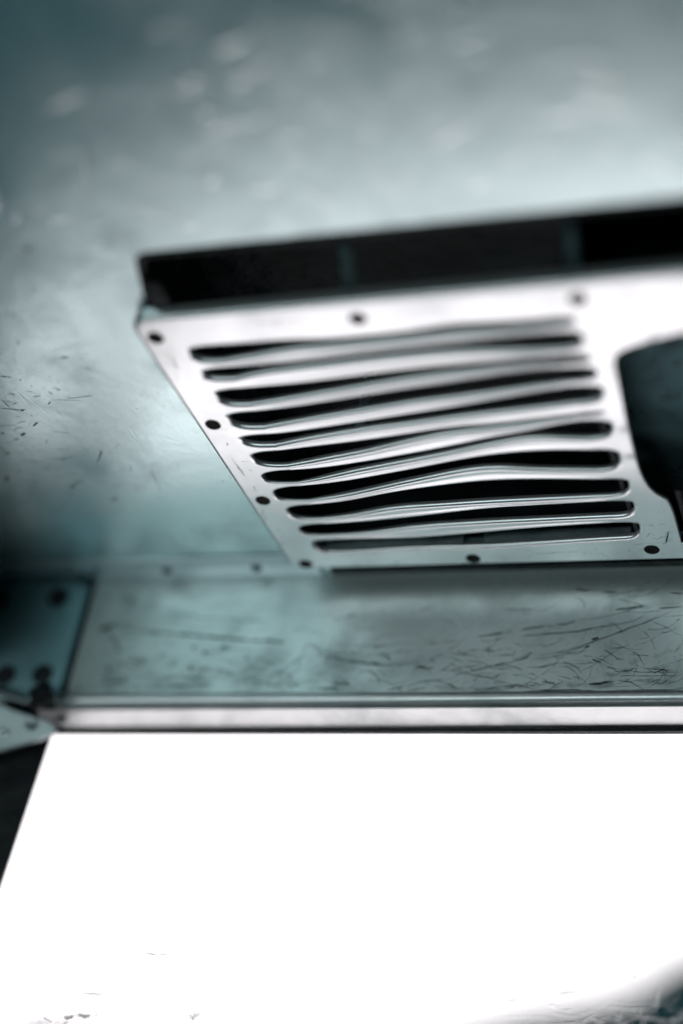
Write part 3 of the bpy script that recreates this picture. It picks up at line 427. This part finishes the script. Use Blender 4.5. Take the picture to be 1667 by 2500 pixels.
G().box(-.764, -.742, 1.112, 1.156, HP+.010, HC-.002, .003).make('end_block', M['black'], vent, 30)

# ---------------------------------------------------------------- duct above the opening
duct = thing('air_duct', (-.3, 1.37, HC), 'dark air duct recess in the ceiling behind the louvred grille', 'air duct')
dx0, dx1, dy0, dy1, dz = hx0-.0135, hx1, hy0+r+.002, 1.668, HC+.115
def sheet(vs_): return G().add(vs_, [(0, 1, 2, 3)])
g = G()
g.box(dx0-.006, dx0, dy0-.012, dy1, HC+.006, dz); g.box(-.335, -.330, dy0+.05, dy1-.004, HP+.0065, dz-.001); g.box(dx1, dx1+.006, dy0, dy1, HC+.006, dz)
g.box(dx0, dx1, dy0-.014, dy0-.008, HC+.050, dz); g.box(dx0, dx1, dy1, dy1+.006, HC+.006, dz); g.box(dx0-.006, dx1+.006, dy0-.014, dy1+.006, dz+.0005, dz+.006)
fx0, fx1 = -.757, dx1                                                        # dark wedge added so the gap behind the plate reflects black
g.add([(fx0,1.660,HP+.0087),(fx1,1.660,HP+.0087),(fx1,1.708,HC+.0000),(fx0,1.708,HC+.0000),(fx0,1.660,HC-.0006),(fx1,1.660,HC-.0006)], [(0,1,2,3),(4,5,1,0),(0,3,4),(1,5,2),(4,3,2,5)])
g.box(fx0, fx1, 1.7085, 1.7216, HC-.0045, HC-.0007)  # dark strip added for the shade along the plate's far edge
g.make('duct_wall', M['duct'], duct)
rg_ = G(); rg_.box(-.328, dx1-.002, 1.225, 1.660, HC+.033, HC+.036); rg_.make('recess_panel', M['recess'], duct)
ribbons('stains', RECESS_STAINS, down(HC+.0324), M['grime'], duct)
for xa_, xb_ in ((-.742, -.556), (-.530, -.345)):
    G().box(xa_, xb_, 1.6475, 1.6515, HP+.007, HP+.030, .001).make('flange_bar', M['bar'], duct, 35)
G().box(-.640, -.628, 1.44, 1.448, HC+.02, dz, .001).make('duct_post', M['bar'], duct, 35)
fit = thing('lamp_fitting', (-.262, 1.60, HP+.02), 'black rimmed fitting with a shiny core in the grille opening at the right edge', 'lamp fitting')
G().tube([(-.2715, 1.535, HP+.010), (-.2705, 1.56, HP+.008), (-.2705, 1.59, HP+.008), (-.2705, 1.63, HP+.008)], .0055, 10).make('rim', M['black'], fit, 60)
G().lathe((-.235, 1.585, HP+.016), (0, 0, -1), [(.032, -.01), (.031, .004), (.027, .007), (.022, .003), (.014, .006), (.006, .009), (0, .010)], 28).make('core', M['chrome'], fit, 40)

# ---------------------------------------------------------------- wall panel under the ceiling
wall = thing('wall_panel', (-.4, YW, .82), 'scratched grey metal wall panel between the ceiling seam and the bright window', 'wall panel')
XL, XR = -1.1135, 1.3
def lean(x, z):    # the wall's lower edge runs slightly uphill to the right
    return (.0164 - .0054*max(0., min(1., (z-.806)/.03)))*(x+.62)*(1. if z < .85 else 0.)
def extrude_x(prof, x_0, x_1, n_=40, wob=0.):
    rows_ = []
    for k in range(n_+1):
        x = x_0+(x_1-x_0)*k/n_; rows_.append([(x, y+wob*math.sin(7*x+z*40)*math.sin(3.1*x+1), z+lean(x, z)) for y, z in prof])
    return G().grid(rows_, True)
extrude_x([(YW, HC-.0008), (YW, .832), (YW+.006, .832), (YW+.006, HC-.0008)], XL, XR, 2).make('panel', M['wall'], wall, 30)
bead = [(YW+.002, .8415), (YW-.0025, .8405), (YW-.0062, .8375), (YW-.0078, .8335), (YW-.0068, .8290), (YW-.0035, .8255), (YW+.0015, .8240), (YW+.0085, .8236), (YW+.0085, .8208), (YW+.001, .8200), (YW+.012, .8245), (YW+.012, .8400)]
extrude_x(bead, XL-.010, XR, 90, .0008).make('bead', M['ledge'], wall, 50)
led = [(YW-.0015, .8195), (YW-.0022, .8180), (YW+.028, .8038), (YW+.029, .8085), (YW+.0135, .8205)]
extrude_x(led, XL-.036, XR, 2).make('ledge', M['ledge'], wall, 30)
front = lambda h: (lambda x, z: (x, h, z))
ribbons('smudges', WALL_SOFT, front(YW-.0003), M['smudge'], wall)
ribbons('scratch_marks', WALL_MARKS, front(YW-.0007), M['grime'], wall, .8)
fine = scatter(110, (-1.05, .1), (.846, .985), (.006, .05), (.0006, .0016), (0.12, .35), lambda x, z: .12+.9*max(0, min(1, (x+1.0)/.7))*(1.15-((z-.84)/.145)*.95))
fine += scatter(120, (-1.08, .1), (.843, .90), (.006, .04), (.0008, .0026), (0.05, .25), lambda x, z: 1-(z-.84)/.07)
fine += scatter(130, (-1.09, -.2), (.845, .975), (.015, .075), (.0007, .0022), (.02, .28), lambda x, z: 1.05-(z-.84)/.16)
ribbons('fine_scratches', fine, front(YW-.0005), M['grime_soft'], wall)

# ---------------------------------------------------------------- window
win = thing('window', (0, YW+.033, .40), 'wide bright scratched window pane with black rubber edging below the wall panel', 'window')
YP = YW+.0335
G().box(-1.39, -.17, YP, YP+.005, .21, .85).make('pane', M['glass'], win)
extrude_x([(YP-.009, .7985), (YP-.009, .8022), (YP-.001, .8027), (YP-.001, .7982)], -1.31, -.17, 8).make('rubber_seal', M['black'], win, 30)
e = lambda z: -1.1375-(.7924-z)*.0737
sl = G(); n_ = 8; rows = []
for k in range(n_+1):
    z = .80-.57*k/n_; x = e(z); wd_ = .068+.05*max(0, min(1, (z-.62)/.12)); rows.append([(x, YP-.0015, z), (x-.002, YP-.004, z), (x-wd_, YP-.004, z), (x-wd_, YP-.001, z), (x, YP-.001, z)])
sl.grid(rows, True); sl.make('rubber_seal', M['black'], win, 30)
G().box(-1.33, -.17, YP-.012, YP-.001, .195, .225, .002).make('rubber_seal', M['black'], win, 30)
G().box(-.205, -.17, YP-.008, YP-.001, .226, .797, .002).make('rubber_seal', M['black'], win, 30)
PANE_FINE = [(p, w_*.45) for p, w_ in PANE_SCRATCHES] + scatter(50, (-.42, -.24), (.43, .475), (.006, .05), (.0005, .0016), (0, .35))
for nm, st, mt in (('dirt_specks', PANE_DIRT, 'pane_dirt'), ('smudges', PANE_SMUDGES, 'pane_smudge'), ('scratch_marks', PANE_FINE, 'pane_scratch')):
    ribbons(nm, st, front(YP-.0006 if nm[1] != 'c' else YP-.0009), M[mt], win)
G().box(-1.48, -.17, YP+.0055, YP+.02, .818, .87).make('header', M['black'], win)

# ---------------------------------------------------------------- corner: bolted plate, bracket, rod
pl = thing('bolted_plate', (-1.25, YW-.01, .84), 'dark teal stained metal plate with black bolts at the left end of the wall', 'metal plate')
G().box(-1.47, -1.1205, YW-.008, YW-.001, .826, 1.0105, .0015).make('plate', M['pillar'], pl, 35)
G().box(-1.1225, -1.110, YW+.0065, YW+.012, .80, HC-.001).make('joint_filler', M['black'], pl)
bt = None
for x, z, r_ in ((-1.1526, .9752, .0150), (-1.1442, .8548, .0130), (-1.202, .8536, .0130), (-1.2478, .970, .0150)):
    x *= 1.714/1.70; z = z*1.714/1.70
    if bt is None: bt = G().lathe((x, YW-.008, z), (0, -1, 0), [(r_*1.0, 0), (r_, .003), (r_*.9, .0055), (r_*.62, .0070), (r_*.55, .0058), (0, .0055)], 22).make('bolt', M['bolt'], pl, 35); bx, bz = x, z
    else:
        o = bt.copy(); COL.objects.link(o); o.parent = pl; o.location = ((x-bx)*S, 0, (z-bz)*S)
br = thing('corner_bracket', (-1.15, 1.69, .77), 'worn light metal corner bracket at the upper left corner of the window', 'bracket')
bp = [(-1.31,.840),(-1.1879,.8021),(-1.1616,.794),(-1.1291,.7855),(-1.1131,.7816),(-1.1033,.7766),(-1.1003,.772),(-1.1024,.7679),(-1.1204,.7611),(-1.1449,.7547),(-1.1819,.7454),(-1.31,.713)]
yb_ = 1.690
def prism_y(poly, ya, yb):
    n_ = len(poly); tr = tessellate_polygon([[Vector((x, z, 0)) for x, z in poly]])
    g_ = G().add([(x, ya, z) for x, z in poly]+[(x, yb, z) for x, z in poly], [tuple(t) for t in tr]+[tuple(i+n_ for i in reversed(t)) for t in tr])
    g_.f += [(i, (i+1) % n_, n_+(i+1) % n_, n_+i) for i in range(n_)]; return g_
tilted = lambda g_: (setattr(g_, 'v', [(x, y+(.79-z)*.36, z) for x, y, z in g_.v]), g_)[1]
tilted(prism_y(bp, yb_, yb_+.006)).make('plate', M['bracket'], br, 30)
G().lathe((-1.136, yb_+.0037, .7788), (0, -1, 0), [(.0095, 0), (.009, .0012), (.0075, .0014), (.005, .0003), (0, .0002)], 20).make('rivet_hole', M['rivet'], br, 40)
dome((-1.1765, yb_+.0080, .7671), (0, -1, 0), .0062, .0045, M['chrome'], 'rivet', br)
dome((-1.215, yb_+.0045, .776), (0, -1, 0), .0095, .003, M['rivet'], 'rivet', br)
rod = G().tube([(-1.30, 1.688, .8525), (-1.22, 1.688, .8285), (-1.17, 1.688, .8145), (-1.150, 1.688, .8085)], [.0062, .0062, .0060, .0035], 12).make('hinge_rod', M['bracket'], smooth=50, base=(-1.22, 1.688, .83))
tag(rod, 'thin bright metal rod above the corner bracket at the left edge', 'rod')
cl = G().lathe((-1.129, 1.692, .817), (0, -1, 0), [(.017, 0), (.0175, .006), (.013, .011), (.006, .013), (0, .0135)], 14)
for k, q in enumerate(cl.v): cl.v[k] = (q[0]+.004*math.sin(k*1.7), q[1], q[2]+.004*math.cos(k*2.3))
tag(cl.make('rubber_plug', M['black'], smooth=60, base=(-1.129, 1.692, .817)), 'lumpy black rubber plug between the rod and the dark bolted plate', 'plug')
tag(prism_y([(-1.40,.846),(-1.20,.8075),(-1.130,.786),(-1.110,.7785),(-1.1065,.7745),(-1.112,.771),(-1.40,.76)], yb_+.008, yb_+.014).make('gasket', M['black'], br), None)

cbp = [(-1.165, 1.480), (-1.266, 1.700), (-1.70, 1.700), (-1.70, 1.480)]  # unseen black box, shaped to darken the ceiling corner at the left
cg_ = G().add([(x, y, .87) for x, y in cbp]+[(x, y, HC-.001) for x, y in cbp], [(3,2,1,0),(4,5,6,7),(0,1,5,4),(1,2,6,5),(2,3,7,6),(3,0,4,7)])
cb = cg_.make('corner_blocker', M['black'], base=(-1.45, 1.60, .87))
tag(cb, 'unseen black box added to darken the corner left of the bolted plate', 'light blocker')
# ---------------------------------------------------------------- outside
rows = []
for j, yy in enumerate((30, 60, 95, 130, 160)):
    row = []
    for k in range(61):
        x = -90+150*k/60
        d = x/yy
        top = hermite([(-1.5, .12), (-.36, .222), (-.30, .253), (-.25, .268), (-.222, .274), (-.19, .286), (-.155, .312), (-.05, .34), (.4, .36)], d)*yy
        hgt = [-6, .55, .8, 1.0, .9][j]
        z = -6 if j == 0 else -6+(top+6)*hgt+random.uniform(-.5, .5)*(j > 0)
        row.append((x, yy, z))
    rows.append(row)
tag(G().grid(rows).make('hills', M['hill'], smooth=60), kind='structure')
